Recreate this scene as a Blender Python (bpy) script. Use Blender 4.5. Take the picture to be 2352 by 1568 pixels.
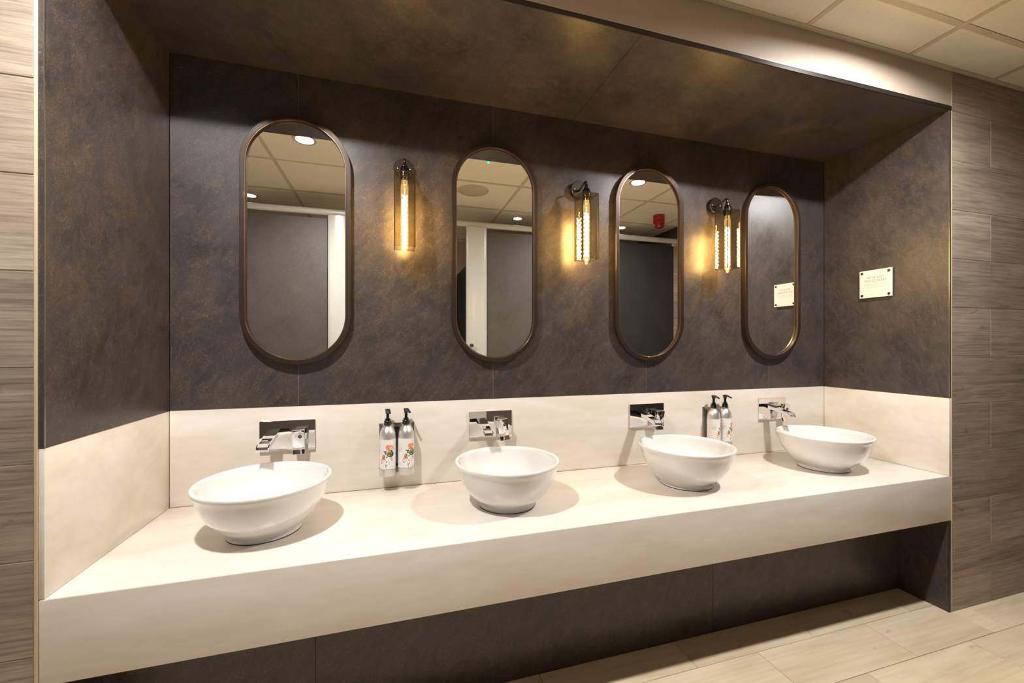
import bpy, bmesh, math, random
from mathutils import Vector, Matrix, Quaternion
random.seed(7)
for o in list(bpy.data.objects):
    bpy.data.objects.remove(o, do_unlink=True)
scene = bpy.context.scene
COL = scene.collection
PI = math.pi

# ------------------------------------------------------------------ camera, world, exposure
TH = 0.2856
cam = bpy.data.cameras.new('camera')
cam.sensor_width = 36.0
cam.sensor_fit = 'HORIZONTAL'
cam.lens = 942.04 / 2352 * 36
cam.shift_y = (792.1 - 784) / 2352
cam.clip_start = 0.02
camo = bpy.data.objects.new('camera', cam)
camo.location = (0, 0, 1.26)
camo.rotation_euler = (PI / 2, 0, -TH)
COL.objects.link(camo)
scene.camera = camo
world = bpy.data.worlds.new('world')
scene.world = world
world.use_nodes = True
world.node_tree.nodes['Background'].inputs[0].default_value = (1.0, 0.85, 0.7, 1)
world.node_tree.nodes['Background'].inputs[1].default_value = 0.02
vs = scene.view_settings
vs.view_transform = 'Standard'
vs.look = 'None'
vs.gamma = 1
vs.use_curve_mapping = False
vs.exposure = 0.0
DOWN_STRENGTH = 2080.0       # big ceiling downlights over the corridor
CUB_STRENGTH = 330.0        # small downlights in the cubicles
FIL_STRENGTH = 290.0         # filament of the wall lamps

# ------------------------------------------------------------------ key dimensions (metres)
YF, YB = 1.2696, 1.8515          # front of the recess, back wall of the recess
XL, XR = -0.8052, 2.5133         # inner faces of the returns
XLO, XRO = -0.8175, 2.5277       # opening edges
ZCB, ZCT, ZSP, ZSO, ZCE = 0.4339, 0.6447, 1.0101, 2.3645, 2.5488
YU = 1.476                       # dark panel under the counter
XA, XZ = -2.6, 3.34              # ends of the room
YC = -0.092                       # cubicle fronts
YBK = -1.45                      # rear wall

# ------------------------------------------------------------------ node helpers
def srgb(r, g, b):
    f = lambda c: ((c / 255 + 0.055) / 1.055) ** 2.4 if c > 10 else c / 255 / 12.92
    return (f(r), f(g), f(b), 1)

class NT:
    def __init__(s, name):
        s.m = bpy.data.materials.new(name)
        s.m.use_nodes = True
        s.t = s.m.node_tree
        s.b = s.t.nodes['Principled BSDF']
        s.out = s.t.nodes['Material Output']
    def n(s, typ, **kw):
        x = s.t.nodes.new(typ)
        for k, v in kw.items():
            if k.startswith('i_'):
                x.inputs[k[2:].replace('_', ' ')].default_value = v
            else:
                setattr(x, k, v)
        return x
    def l(s, a, b):
        s.t.links.new(a, b)
    def ramp(s, fac, stops):
        r = s.n('ShaderNodeValToRGB')
        el = r.color_ramp.elements
        while len(el) < len(stops):
            el.new(0.5)
        for e, (p, c) in zip(el, stops):
            e.position = p
            e.color = c
        s.l(fac, r.inputs[0])
        return r.outputs[0]
    def mix(s, fac, a, b, mode='MIX'):
        x = s.n('ShaderNodeMix', data_type='RGBA', blend_type=mode)
        for k, v in ((0, fac), (6, a), (7, b)):
            if hasattr(v, 'is_output') or isinstance(v, bpy.types.NodeSocket):
                s.l(v, x.inputs[k])
            else:
                x.inputs[k].default_value = v
        return x.outputs[2]
    def noise(s, vec, scale, detail=4, rough=0.5, dist=0.0):
        x = s.n('ShaderNodeTexNoise')
        x.inputs['Scale'].default_value = scale
        x.inputs['Detail'].default_value = detail
        x.inputs['Roughness'].default_value = rough
        x.inputs['Distortion'].default_value = dist
        s.l(vec, x.inputs['Vector'])
        return x
    def bump(s, h, strength, dist=0.002):
        x = s.n('ShaderNodeBump')
        x.inputs['Strength'].default_value = strength
        x.inputs['Distance'].default_value = dist
        s.l(h, x.inputs['Height'])
        s.l(x.outputs[0], s.b.inputs['Normal'])

def simple(name, col, rough=0.5, metal=0.0, spec=0.5, noise=0.0, coat=0.0):
    t = NT(name)
    b = t.b
    b.inputs['Base Color'].default_value = col
    b.inputs['Roughness'].default_value = rough
    b.inputs['Metallic'].default_value = metal
    b.inputs['Specular IOR Level'].default_value = spec
    b.inputs['Coat Weight'].default_value = coat
    b.inputs['Coat Roughness'].default_value = 0.04
    g = t.n('ShaderNodeTexCoord')
    n = t.noise(g.outputs['Object'], 60, 3)
    k = noise if noise else 0.03
    lo = tuple(c * (1 - k) for c in col[:3]) + (1,)
    hi = tuple(min(1, c * (1 + k)) for c in col[:3]) + (1,)
    t.l(t.ramp(n.outputs[0], [(0.3, lo), (0.7, hi)]), b.inputs['Base Color'])
    return t.m

def cladding(name, dark, mid, thread, rough=0.4):
    """slate look laminate: mottled dark grey with fine diagonal rusty threads"""
    t = NT(name)
    g = t.n('ShaderNodeNewGeometry')
    warp = t.noise(g.outputs['Position'], 1.7, 3)
    off = t.n('ShaderNodeVectorMath', operation='SCALE')
    t.l(warp.outputs['Color'], off.inputs[0])
    off.inputs['Scale'].default_value = 0.10
    add = t.n('ShaderNodeVectorMath', operation='ADD')
    t.l(g.outputs['Position'], add.inputs[0])
    t.l(off.outputs[0], add.inputs[1])
    d = Vector((0.55, 0.35, 0.78)).normalized()
    q = d.rotation_difference(Vector((0, 0, 1)))
    m1 = t.n('ShaderNodeMapping')
    m1.inputs['Rotation'].default_value = q.to_euler()
    t.l(add.outputs[0], m1.inputs[0])
    m2 = t.n('ShaderNodeMapping')
    m2.inputs['Scale'].default_value = (1, 1, 0.06)
    t.l(m1.outputs[0], m2.inputs[0])
    s1 = t.noise(m2.outputs[0], 400, 2, 0.6, 0.0)
    s2 = t.noise(g.outputs['Position'], 6, 4, 0.68)
    s3 = t.noise(g.outputs['Position'], 300, 1, 0.6)
    m3 = t.n('ShaderNodeMapping')
    m3.inputs['Scale'].default_value = (1, 1, 0.3)
    t.l(m1.outputs[0], m3.inputs[0])
    s4 = t.noise(m3.outputs[0], 26, 4, 0.75, 0.8)
    base = t.mix(t.ramp(s2.outputs[0], [(0.3, (0, 0, 0, 1)), (0.72, (1, 1, 1, 1))]), dark, mid)
    base = t.mix(t.ramp(s4.outputs[0], [(0.42, (0, 0, 0, 1)), (0.75, (0.65, 0.65, 0.65, 1))]), base,
                 tuple(c * 0.48 for c in thread[:3]) + (1,))
    thr = t.ramp(s1.outputs[0], [(0.53, (0, 0, 0, 1)), (0.70, (1, 1, 1, 1))])
    msk = t.ramp(s4.outputs[0], [(0.36, (0.1, 0.1, 0.1, 1)), (0.62, (0.85, 0.85, 0.85, 1))])
    thr = t.mix(1.0, thr, msk, 'MULTIPLY')
    c = t.mix(thr, base, thread)
    spk = t.ramp(s3.outputs[0], [(0.72, (0, 0, 0, 1)), (0.80, (0.5, 0.5, 0.5, 1))])
    c = t.mix(spk, c, tuple(min(1, x * 1.5) for x in thread[:3]) + (1,))
    t.l(c, t.b.inputs['Base Color'])
    rr = t.ramp(s2.outputs[0], [(0.3, (rough - .05,) * 3 + (1,)), (0.7, (rough + .08,) * 3 + (1,))])
    t.l(rr, t.b.inputs['Roughness'])
    t.b.inputs['Specular IOR Level'].default_value = 0.5
    t.bump(s1.outputs[0], 0.22, 0.0012)
    return t.m

def wood(name, cols, grain_scale, contrast, along='X', rough=0.45, knots=True, bump=0.25):
    """wood look tile: grain along the tile, each tile its own piece of grain and tone"""
    t = NT(name)
    g = t.n('ShaderNodeTexCoord')
    oi = t.n('ShaderNodeObjectInfo')
    mul = t.n('ShaderNodeMath', operation='MULTIPLY')
    mul.inputs[1].default_value = 37.0
    t.l(oi.outputs['Random'], mul.inputs[0])
    comb = t.n('ShaderNodeCombineXYZ')
    for i in range(3):
        t.l(mul.outputs[0], comb.inputs[i])
    add = t.n('ShaderNodeVectorMath', operation='ADD')
    t.l(g.outputs['Object'], add.inputs[0])
    t.l(comb.outputs[0], add.inputs[1])
    m = t.n('ShaderNodeMapping')
    m.inputs['Scale'].default_value = (0.035, 1, 1)
    t.l(add.outputs[0], m.inputs[0])
    mm = t.n('ShaderNodeMapping')
    mm.inputs['Scale'].default_value = (0.2, 1, 1)
    t.l(add.outputs[0], mm.inputs[0])
    broad = t.noise(mm.outputs[0], 7, 4, 0.6, 0.9)
    fine = t.noise(m.outputs[0], grain_scale, 4, 0.7, 0.2)
    mid = t.noise(m.outputs[0], grain_scale * 0.22, 3, 0.6, 0.5)
    c = t.ramp(broad.outputs[0], [(0.25, cols[0]), (0.5, cols[1]), (0.75, cols[2])])
    dk = t.ramp(fine.outputs[0], [(0.32, (contrast,) * 3 + (1,)), (0.56, (1, 1, 1, 1))])
    c = t.mix(1.0, c, dk, 'MULTIPLY')
    dk2 = t.ramp(mid.outputs[0], [(0.30, (contrast * 0.9,) * 3 + (1,)), (0.47, (1, 1, 1, 1))])
    c = t.mix(0.7, c, dk2, 'MULTIPLY')
    if knots:
        m4 = t.n('ShaderNodeMapping')
        m4.inputs['Scale'].default_value = (0.5, 1, 1)
        t.l(add.outputs[0], m4.inputs[0])
        kn = t.noise(m4.outputs[0], 13, 2, 0.5, 1.5)
        kk = t.ramp(kn.outputs[0], [(0.69, (0, 0, 0, 1)), (0.76, (0.55, 0.55, 0.55, 1))])
        c = t.mix(kk, c, tuple(x * 0.55 for x in cols[0][:3]) + (1,))
    tone = t.n('ShaderNodeMapRange')
    tone.inputs['To Min'].default_value = 0.88
    tone.inputs['To Max'].default_value = 1.08
    t.l(oi.outputs['Random'], tone.inputs[0])
    c = t.mix(1.0, c, tone.outputs[0], 'MULTIPLY')
    t.l(c, t.b.inputs['Base Color'])
    t.b.inputs['Roughness'].default_value = rough
    t.bump(fine.outputs[0], bump, 0.0015)
    return t.m

M = {}
M['clad'] = cladding('slate_cladding', (0.031, 0.0295, 0.031, 1), (0.060, 0.051, 0.047, 1), (0.195, 0.138, 0.096, 1), 0.33)
M['clad_light'] = cladding('slate_panel', (0.055, 0.049, 0.045, 1), (0.080, 0.069, 0.062, 1), (0.18, 0.135, 0.095, 1), 0.5)
M['clad_dark'] = cladding('dark_panel', (0.018, 0.018, 0.019, 1), (0.028, 0.026, 0.025, 1), (0.05, 0.04, 0.03, 1), 0.5)
M['wood_l'] = wood('grey_wood_tile', (srgb(142, 126, 111), srgb(163, 147, 130), srgb(181, 165, 148)), 150, 0.55, rough=0.5)
M['floor_t'] = wood('cream_wood_tile', (srgb(204, 182, 150), srgb(222, 203, 172), srgb(231, 215, 188)), 70, 0.88, rough=0.38, bump=0.08)
M['grout'] = simple('pale_grout', srgb(196, 182, 160), 0.9)
M['grout_f'] = simple('floor_grout', srgb(128, 108, 84), 0.9)
M['plaster'] = simple('cream_plaster', srgb(182, 166, 149), 0.55)
M['plaster_d'] = simple('tan_plaster', srgb(190, 176, 156), 0.8)
M['ceil_t'] = simple('ceiling_board', srgb(240, 231, 210), 0.85)
M['ceil_b'] = simple('ceiling_bar', srgb(206, 193, 168), 0.6)
M['grille_tan'] = simple('speaker_tan', srgb(198, 184, 158), 0.7)
M['alu'] = simple('edge_aluminium', (0.62, 0.58, 0.52, 1), 0.3, 1.0)
M['trim_tan'] = simple('tan_trim', srgb(196, 178, 148), 0.45)
M['dark_trim'] = simple('dark_edge', (0.03, 0.027, 0.026, 1), 0.3, 0.6)
M['joint'] = simple('joint_grey', (0.22, 0.2, 0.18, 1), 0.7)
M['chrome'] = simple('chrome', (0.86, 0.86, 0.87, 1), 0.035, 1.0, noise=0.005)
M['steel'] = simple('brushed_steel', (0.56, 0.53, 0.5, 1), 0.24, 1.0)
M['bronze'] = simple('dark_bronze', (0.046, 0.030, 0.022, 1), 0.33, 0.5, coat=0.15)
M['gunmetal'] = simple('gunmetal', (0.13, 0.12, 0.115, 1), 0.22, 1.0)
M['black'] = simple('black_plastic', (0.006, 0.006, 0.007, 1), 0.16, coat=0.4)
M['white_pc'] = simple('white_coated', srgb(196, 197, 190), 0.22, coat=0.5)
M['ceramic'] = simple('white_ceramic', (0.775, 0.77, 0.755, 1), 0.07, coat=1.0, noise=0.005)
M['acrylic'] = simple('sign_white', srgb(236, 228, 214), 0.15, noise=0.01)
M['sign_ink'] = simple('sign_ink', srgb(120, 108, 98), 0.6)
M['sign_ink2'] = simple('sign_ink_pale', srgb(190, 178, 164), 0.6)
M['red'] = simple('red_plastic', srgb(150, 8, 18), 0.2, coat=0.5)
M['bead'] = simple('bronze_bead', (0.26, 0.17, 0.10, 1), 0.28, 0.9)
M['bottle_alu'] = simple('satin_aluminium', (0.78, 0.77, 0.75, 1), 0.36, 0.9)
M['amber_cap'] = simple('brass_cap', (0.55, 0.36, 0.14, 1), 0.25, 1.0)

def m_counter():
    t = NT('cream_solid_surface')
    g = t.n('ShaderNodeNewGeometry')
    m = t.n('ShaderNodeMapping')
    m.inputs['Scale'].default_value = (0.22, 0.6, 1.0)
    t.l(g.outputs['Position'], m.inputs[0])
    a = t.noise(m.outputs[0], 9, 5, 0.55, 0.6)
    b = t.noise(m.outputs[0], 40, 3, 0.5, 0.3)
    c = t.ramp(a.outputs[0], [(0.28, (0.73, 0.655, 0.56, 1)), (0.5, (0.785, 0.725, 0.65, 1)), (0.7, (0.82, 0.78, 0.725, 1))])
    d = t.ramp(b.outputs[0], [(0.3, (0.965, 0.95, 0.93, 1)), (0.6, (1, 1, 1, 1))])
    t.l(t.mix(1.0, c, d, 'MULTIPLY'), t.b.inputs['Base Color'])
    t.b.inputs['Roughness'].default_value = 0.2
    t.b.inputs['Specular IOR Level'].default_value = 0.4
    return t.m
M['counter'] = m_counter()

def m_mirror():
    t = NT('mirror_glass')
    t.b.inputs['Base Color'].default_value = (0.93, 0.935, 0.92, 1)
    t.b.inputs['Metallic'].default_value = 1
    t.b.inputs['Roughness'].default_value = 0.0
    return t.m
M['mirror'] = m_mirror()

def m_emit(name, col, strength):
    t = NT(name)
    t.b.inputs['Base Color'].default_value = (0, 0, 0, 1)
    t.b.inputs['Emission Color'].default_value = col
    t.b.inputs['Emission Strength'].default_value = strength
    return t.m
M['led_big'] = m_emit('led_diffuser', (1.0, 0.975, 0.945, 1), DOWN_STRENGTH)
M['led_small'] = m_emit('led_small_diffuser', (1.0, 0.86, 0.70, 1), CUB_STRENGTH)
M['filament'] = m_emit('glowing_filament', (1.0, 0.69, 0.32, 1), FIL_STRENGTH)
M['green'] = m_emit('green_led', (0.01, 1.0, 0.22, 1), 5)

def m_glass(name, tint, ior=1.45, glow=None):
    """thin clear pane: coloured see-through plus its surface reflection, and an added glow if given"""
    t = NT(name)
    t.t.nodes.remove(t.b)
    tr = t.n('ShaderNodeBsdfTransparent')
    tr.inputs[0].default_value = tint
    gl = t.n('ShaderNodeBsdfGlossy')
    gl.inputs['Roughness'].default_value = 0.015
    lw = t.n('ShaderNodeLayerWeight')
    lw.inputs['Blend'].default_value = 0.5
    pw = t.n('ShaderNodeMath', operation='POWER')
    pw.inputs[1].default_value = 5.0
    t.l(lw.outputs['Facing'], pw.inputs[0])
    fr = t.n('ShaderNodeMath', operation='MULTIPLY_ADD')
    f0 = ((ior - 1) / (ior + 1)) ** 2
    fr.inputs[1].default_value = 1 - f0
    fr.inputs[2].default_value = f0
    t.l(pw.outputs[0], fr.inputs[0])
    mx = t.n('ShaderNodeMixShader')
    t.l(fr.outputs[0], mx.inputs[0])
    t.l(tr.outputs[0], mx.inputs[1])
    t.l(gl.outputs[0], mx.inputs[2])
    last = mx.outputs[0]
    if glow:
        em = t.n('ShaderNodeEmission')
        em.inputs[0].default_value = glow[0]
        em.inputs[1].default_value = glow[1]
        ad = t.n('ShaderNodeAddShader')
        t.l(last, ad.inputs[0])
        t.l(em.outputs[0], ad.inputs[1])
        last = ad.outputs[0]
    t.l(last, t.out.inputs[0])
    return t.m
M['smoke_glass'] = m_glass('smoked_glass', (0.85, 0.82, 0.735, 1), 1.5)
M['bulb_glass'] = m_glass('bulb_glass', (1.0, 0.9, 0.68, 1), 1.35, ((1.0, 0.68, 0.28, 1), 0.45))  # glow added to the glass stands in for the filament's glare
M['glass_edge'] = simple('dark_glass_edge', (0.05, 0.04, 0.03, 1), 0.15, 0.3)

def m_vcol(name):
    t = NT(name)
    a = t.n('ShaderNodeVertexColor')
    a.layer_name = 'print'
    t.l(a.outputs[0], t.b.inputs['Base Color'])
    t.b.inputs['Roughness'].default_value = 0.32
    return t.m
M['label'] = m_vcol('printed_label')

# ------------------------------------------------------------------ mesh helpers
class MB:
    def __init__(s):
        s.v, s.f = [], []
    def poly(s, pts, faces):
        o = len(s.v)
        s.v += [tuple(p) for p in pts]
        s.f += [tuple(o + i for i in f) for f in faces]
        return s
    def box(s, x0, x1, y0, y1, z0, z1):
        return s.poly([(x0, y0, z0), (x1, y0, z0), (x1, y1, z0), (x0, y1, z0), (x0, y0, z1), (x1, y0, z1), (x1, y1, z1), (x0, y1, z1)],
                      [(0, 3, 2, 1), (4, 5, 6, 7), (0, 1, 5, 4), (1, 2, 6, 5), (2, 3, 7, 6), (3, 0, 4, 7)])
    def lathe(s, prof, n=48, ax=1.0, ay=1.0, c=(0, 0, 0), a0=0.0, a1=2 * PI, close=True):
        """prof: (r, z) list; revolved about z"""
        full = abs(a1 - a0 - 2 * PI) < 1e-6
        cnt = n if full else n + 1
        o = len(s.v)
        for r, z in prof:
            for i in range(cnt):
                a = a0 + (a1 - a0) * i / n
                s.v.append((c[0] + r * ax * math.cos(a), c[1] + r * ay * math.sin(a), c[2] + z))
        for j in range(len(prof) - 1):
            for i in range(n):
                k = (i + 1) % cnt if full else i + 1
                s.f.append((o + j * cnt + i, o + j * cnt + k, o + (j + 1) * cnt + k, o + (j + 1) * cnt + i))
        if close and full:
            s.f.append(tuple(o + i for i in range(cnt))[::-1])
            s.f.append(tuple(o + (len(prof) - 1) * cnt + i for i in range(cnt)))
        return s
    def tube(s, pts, r, n=12, cap=True):
        pts = [Vector(p) for p in pts]
        rr = r if isinstance(r, (list, tuple)) else [r] * len(pts)
        o = len(s.v)
        t0 = (pts[1] - pts[0]).normalized()
        up = Vector((0, 0, 1)) if abs(t0.z) < 0.9 else Vector((1, 0, 0))
        nrm = t0.cross(up).normalized()
        for i, p in enumerate(pts):
            if i == 0:
                t = pts[1] - pts[0]
            elif i == len(pts) - 1:
                t = pts[-1] - pts[-2]
            else:
                t = pts[i + 1] - pts[i - 1]
            t.normalize()
            nrm = (nrm - t * nrm.dot(t)).normalized()
            b = t.cross(nrm)
            for k in range(n):
                a = 2 * PI * k / n
                s.v.append(tuple(p + (nrm * math.cos(a) + b * math.sin(a)) * rr[i]))
        for i in range(len(pts) - 1):
            for k in range(n):
                k2 = (k + 1) % n
                s.f.append((o + i * n + k, o + i * n + k2, o + (i + 1) * n + k2, o + (i + 1) * n + k))
        if cap:
            s.f.append(tuple(o + k for k in range(n))[::-1])
            s.f.append(tuple(o + (len(pts) - 1) * n + k for k in range(n)))
        return s
    def prism_x(s, prof, x0, x1):
        """closed (y, z) outline extruded along x"""
        n = len(prof)
        pts = [(x0, y, z) for y, z in prof] + [(x1, y, z) for y, z in prof]
        fs = [tuple(range(n)), tuple(range(2 * n - 1, n - 1, -1))]
        fs += [(i, i + n, (i + 1) % n + n, (i + 1) % n) for i in range(n)]
        return s.poly(pts, fs)
    def mesh(s, name, mat, smooth=None, bevel=0.0, segs=2, weld=False):
        me = bpy.data.meshes.new(name)
        me.from_pydata(s.v, [], s.f)
        bm = bmesh.new()
        bm.from_mesh(me)
        if weld:
            bmesh.ops.remove_doubles(bm, verts=bm.verts, dist=1e-6)
        bmesh.ops.recalc_face_normals(bm, faces=bm.faces)
        if bevel:
            es = [e for e in bm.edges if len(e.link_faces) == 2 and e.calc_face_angle(0) > 0.5]
            bmesh.ops.bevel(bm, geom=es, offset=bevel, segments=segs, affect='EDGES', profile=0.5, clamp_overlap=True)
        if smooth is not None:
            for f in bm.faces:
                f.smooth = True
            for e in bm.edges:
                e.smooth = not (len(e.link_faces) == 2 and e.calc_face_angle(0) > math.radians(smooth))
        bm.to_mesh(me)
        bm.free()
        me.materials.append(M[mat])
        return me
    def build(s, name, mat, parent=None, smooth=None, bevel=0.0, segs=2, weld=False, loc=None, rot=None):
        return link(name, s.mesh(name, mat, smooth, bevel, segs, weld), parent, loc, rot)

def link(name, me, parent=None, loc=None, rot=None):
    o = bpy.data.objects.new(name, me)
    COL.objects.link(o)
    if parent is not None:
        o.parent = parent
    if loc is not None:
        o.location = loc
    if rot is not None:
        o.rotation_euler = rot
    return o

def thing(name, label, cat, loc=(0, 0, 0), rot=None, group=None):
    o = bpy.data.objects.new(name, None)
    o.empty_display_size = 0.05
    COL.objects.link(o)
    o.location = loc
    if rot is not None:
        o.rotation_euler = rot
    o['label'] = label
    o['category'] = cat
    if group:
        o['group'] = group
    return o

def dup(root, loc, label, rot=None):
    def cp(o, par):
        c = o.copy()
        COL.objects.link(c)
        if par is not None:
            c.parent = par
        for ch in list(o.children):
            cp(ch, c)
        return c
    r = cp(root, None)
    r.location = loc
    if rot is not None:
        r.rotation_euler = rot
    r['label'] = label
    return r

def structure(o, label=None):
    o['kind'] = 'structure'
    if label:
        o['label'] = label
        o['category'] = 'structure'
    return o

# ------------------------------------------------------------------ the shell
floor = structure(MB().box(XA - 0.1, XZ + 0.1, YBK - 0.1, YU + 0.1, -0.1, -0.003).build('floor', 'grout_f'),
                  'floor of pale cream wood-look tiles in staggered rows')
# floor tiles: rows 0.2027 deep, 0.6045 long, staggered by half a tile
_ft = {}
def slab(cache, lx, ly, lz, mat, name, bev=0.0008):
    k = (round(lx, 4), round(ly, 4), round(lz, 4), mat)
    if k not in cache:
        cache[k] = MB().box(-lx / 2, lx / 2, -ly / 2, ly / 2, -lz / 2, lz / 2).mesh(name, mat, bevel=bev, segs=1)
    return cache[k]
TP, TR, G = 0.6045, 0.2027, 0.0018
row, ytop = 0, 1.3290 + TR
while ytop > YBK:
    y1, y0 = min(ytop, YU), max(ytop - TR, YBK)
    start = 1.1450 if row % 2 == 0 else 1.4370
    k0 = math.floor((XA - start) / TP)
    x = start + k0 * TP
    while x < XZ:
        spans = [(max(x, XA), min(x + TP, XZ), y0, y1)]
        # the piers stand on the floor: in front of them tiles stop at the pier face
        if y1 > YF + 0.001:
            new = []
            for a, b, c, d in spans:
                for lo, hi in ((XA, XLO), (XLO, XRO), (XRO, XZ)):
                    aa, bb = max(a, lo), min(b, hi)
                    dd = d if (lo == XLO) else min(d, YF + 0.003)
                    if bb - aa > 0.004 and dd - c > 0.004:
                        new.append((aa, bb, c, dd))
            spans = new
        for a, b, c, d in spans:
            if b - a > 0.01 and d - c > 0.01:
                me = slab(_ft, b - a - G, d - c - G, 0.006, 'floor_t', 'floor_tile')
                link('floor_tile', me, floor, ((a + b) / 2, (c + d) / 2, -0.003 + 0.0031))
        x += TP
    ytop -= TR
    row += 1

# ceiling: boards resting on a T-bar grid
ceiling = structure(MB().box(XA - 0.1, XZ + 0.1, YBK - 0.1, YF + 0.05, ZCE + 0.075, ZCE + 0.12).build('ceiling', 'plaster_d'),
                    'suspended ceiling of square cream boards in a slim bar grid')
GX = [XA] + [x for x in [2.213 - 0.6 * k for k in range(9, -3, -1)] if XA + 0.02 < x < XZ - 0.02] + [XZ]
GY = [YBK] + [y for y in [1.0749 - 0.6 * k for k in range(4, -1, -1)] if y > YBK + 0.02] + [YF]
LIGHTS = [(-0.525, 0.825, 0.052, 1), (1.880, 0.825, 0.052, 1), (-1.17, -0.365, 0.042, 0), (1.235, -0.335, 0.042, 0), (2.43, -0.325, 0.042, 0)]
BW = 0.012
_ct = {}
def board(x0, x1, y0, y1, hole=None):
    """a ceiling board; with a round hole where a downlight sits"""
    z0, z1 = ZCE + 0.0025, ZCE + 0.014
    if hole is None:
        me = slab(_ct, x1 - x0, y1 - y0, z1 - z0, 'ceil_t', 'ceiling_tile', 0.001)
        return link('ceiling_tile', me, ceiling, ((x0 + x1) / 2, (y0 + y1) / 2, (z0 + z1) / 2))
    cx, cy, r = hole
    n = 48
    ring, out = [], []
    for i in range(n):
        a = 2 * PI * i / n
        dx, dy = math.cos(a), math.sin(a)
        ring.append((cx + r * dx, cy + r * dy))
        ts = []
        if dx > 1e-9: ts.append((x1 - cx) / dx)
        if dx < -1e-9: ts.append((x0 - cx) / dx)
        if dy > 1e-9: ts.append((y1 - cy) / dy)
        if dy < -1e-9: ts.append((y0 - cy) / dy)
        tt = min(ts)
        out.append((cx + dx * tt, cy + dy * tt))
    # snap the outer point nearest to each corner onto it
    for qx in (x0, x1):
        for qy in (y0, y1):
            j = min(range(n), key=lambda i: (out[i][0] - qx) ** 2 + (out[i][1] - qy) ** 2)
            out[j] = (qx, qy)
    b = MB()
    pts = [(p[0], p[1], z0) for p in ring] + [(p[0], p[1], z0) for p in out] + [(p[0], p[1], z1) for p in ring] + [(p[0], p[1], z1) for p in out]
    fs = []
    for i in range(n):
        j = (i + 1) % n
        fs += [(i, j, n + j, n + i), (2 * n + i, 3 * n + i, 3 * n + j, 2 * n + j), (i, 2 * n + i, 2 * n + j, j), (n + i, n + j, 3 * n + j, 3 * n + i)]
    b.poly(pts, fs)
    return b.build('ceiling_tile', 'ceil_t', ceiling)
for i in range(len(GX) - 1):
    for j in range(len(GY) - 1):
        x0, x1 = GX[i] + BW, GX[i + 1] - BW
        y0, y1 = GY[j] + BW, GY[j + 1] - BW
        hole = None
        for lx, ly, lr, big in LIGHTS:
            if x0 < lx < x1 and y0 < ly < y1:
                hole = (lx, ly, lr + 0.004)
        board(x0, x1, y0, y1, hole)
for x in GX[1:-1]:
    MB().box(x - BW, x + BW, YBK + 0.02, YF - 0.02, ZCE, ZCE + 0.0015).build('ceiling_bar', 'ceil_b', ceiling)
for y in GY[1:-1]:
    for i in range(len(GX) - 1):
        MB().box(GX[i] + BW + 0.0006, GX[i + 1] - BW - 0.0006, y - BW, y + BW, ZCE, ZCE + 0.0015).build('ceiling_bar', 'ceil_b', ceiling)
MB().box(XA, XZ, YF - 0.02, YF, ZCE - 0.001, ZCE + 0.0015).build('edge_bar', 'ceil_b', ceiling)
MB().box(XA, XZ, YBK, YBK + 0.02, ZCE - 0.001, ZCE + 0.0015).build('edge_bar', 'ceil_b', ceiling)

# wood-look tiled piers either side of the recess
def pier(name, x0, x1, joints_z, first_w, from_left, label, trim_x, yface=YF, ztop=ZCE):
    w = structure(MB().box(x0, x1, yface + 0.0016, yface + 0.30, 0, ztop).build(name, 'grout'), label)
    cache = {}
    zs = [0.0] + joints_z + [ztop]
    for k in range(len(zs) - 1):
        z0, z1 = zs[k], zs[k + 1]
        L = 0.6
        first = first_w if k % 2 == 0 else L
        xs = [0.0]
        p = first
        while p < x1 - x0:
            xs.append(p)
            p += L
        xs.append(x1 - x0)
        for a, b in zip(xs[:-1], xs[1:]):
            if from_left:
                xa, xb = x0 + a, x0 + b
            else:
                xa, xb = x1 - b, x1 - a
            if xb - xa < 0.01:
                continue
            dy = random.uniform(-0.0003, 0.0003)
            me = slab(cache, xb - xa - 0.0030, 0.0028, z1 - z0 - 0.0030, 'wood_l', 'wall_tile')
            link('wall_tile', me, w, ((xa + xb) / 2, yface + 0.0013 + dy, (z0 + z1) / 2))
    return w
ZR = [0.1512, 0.2908] + [0.2908 + 0.2296 * k for k in range(1, 10)]
wr = pier('wall_front_right', XRO + 0.004, XZ, ZR, 0.2915, True, 'right-hand wall of grey-brown wood-look tiles beside the recess', 0)
ZL = [0.0465 + 0.2318 * k for k in range(0, 11)]
wl = pier('wall_front_left', XA, XLO - 0.007, ZL, 0.30, False, 'left-hand wall of pale grey wood-look tiles beside the recess', 0)
t1 = structure(MB().box(XLO - 0.0068, XLO - 0.0002, YF - 0.002, YF + 0.29, 0, ZCE - 0.002).build('trim_1', 'trim_tan', bevel=0.001), 'tan tile trim up the left edge of the recess')
t2 = structure(MB().box(XRO + 0.0002, XRO + 0.0038, YF - 0.002, YF + 0.29, 0, ZCE - 0.002).build('trim_2', 'trim_tan', bevel=0.0008), 'tan tile trim up the right edge of the recess')

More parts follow.
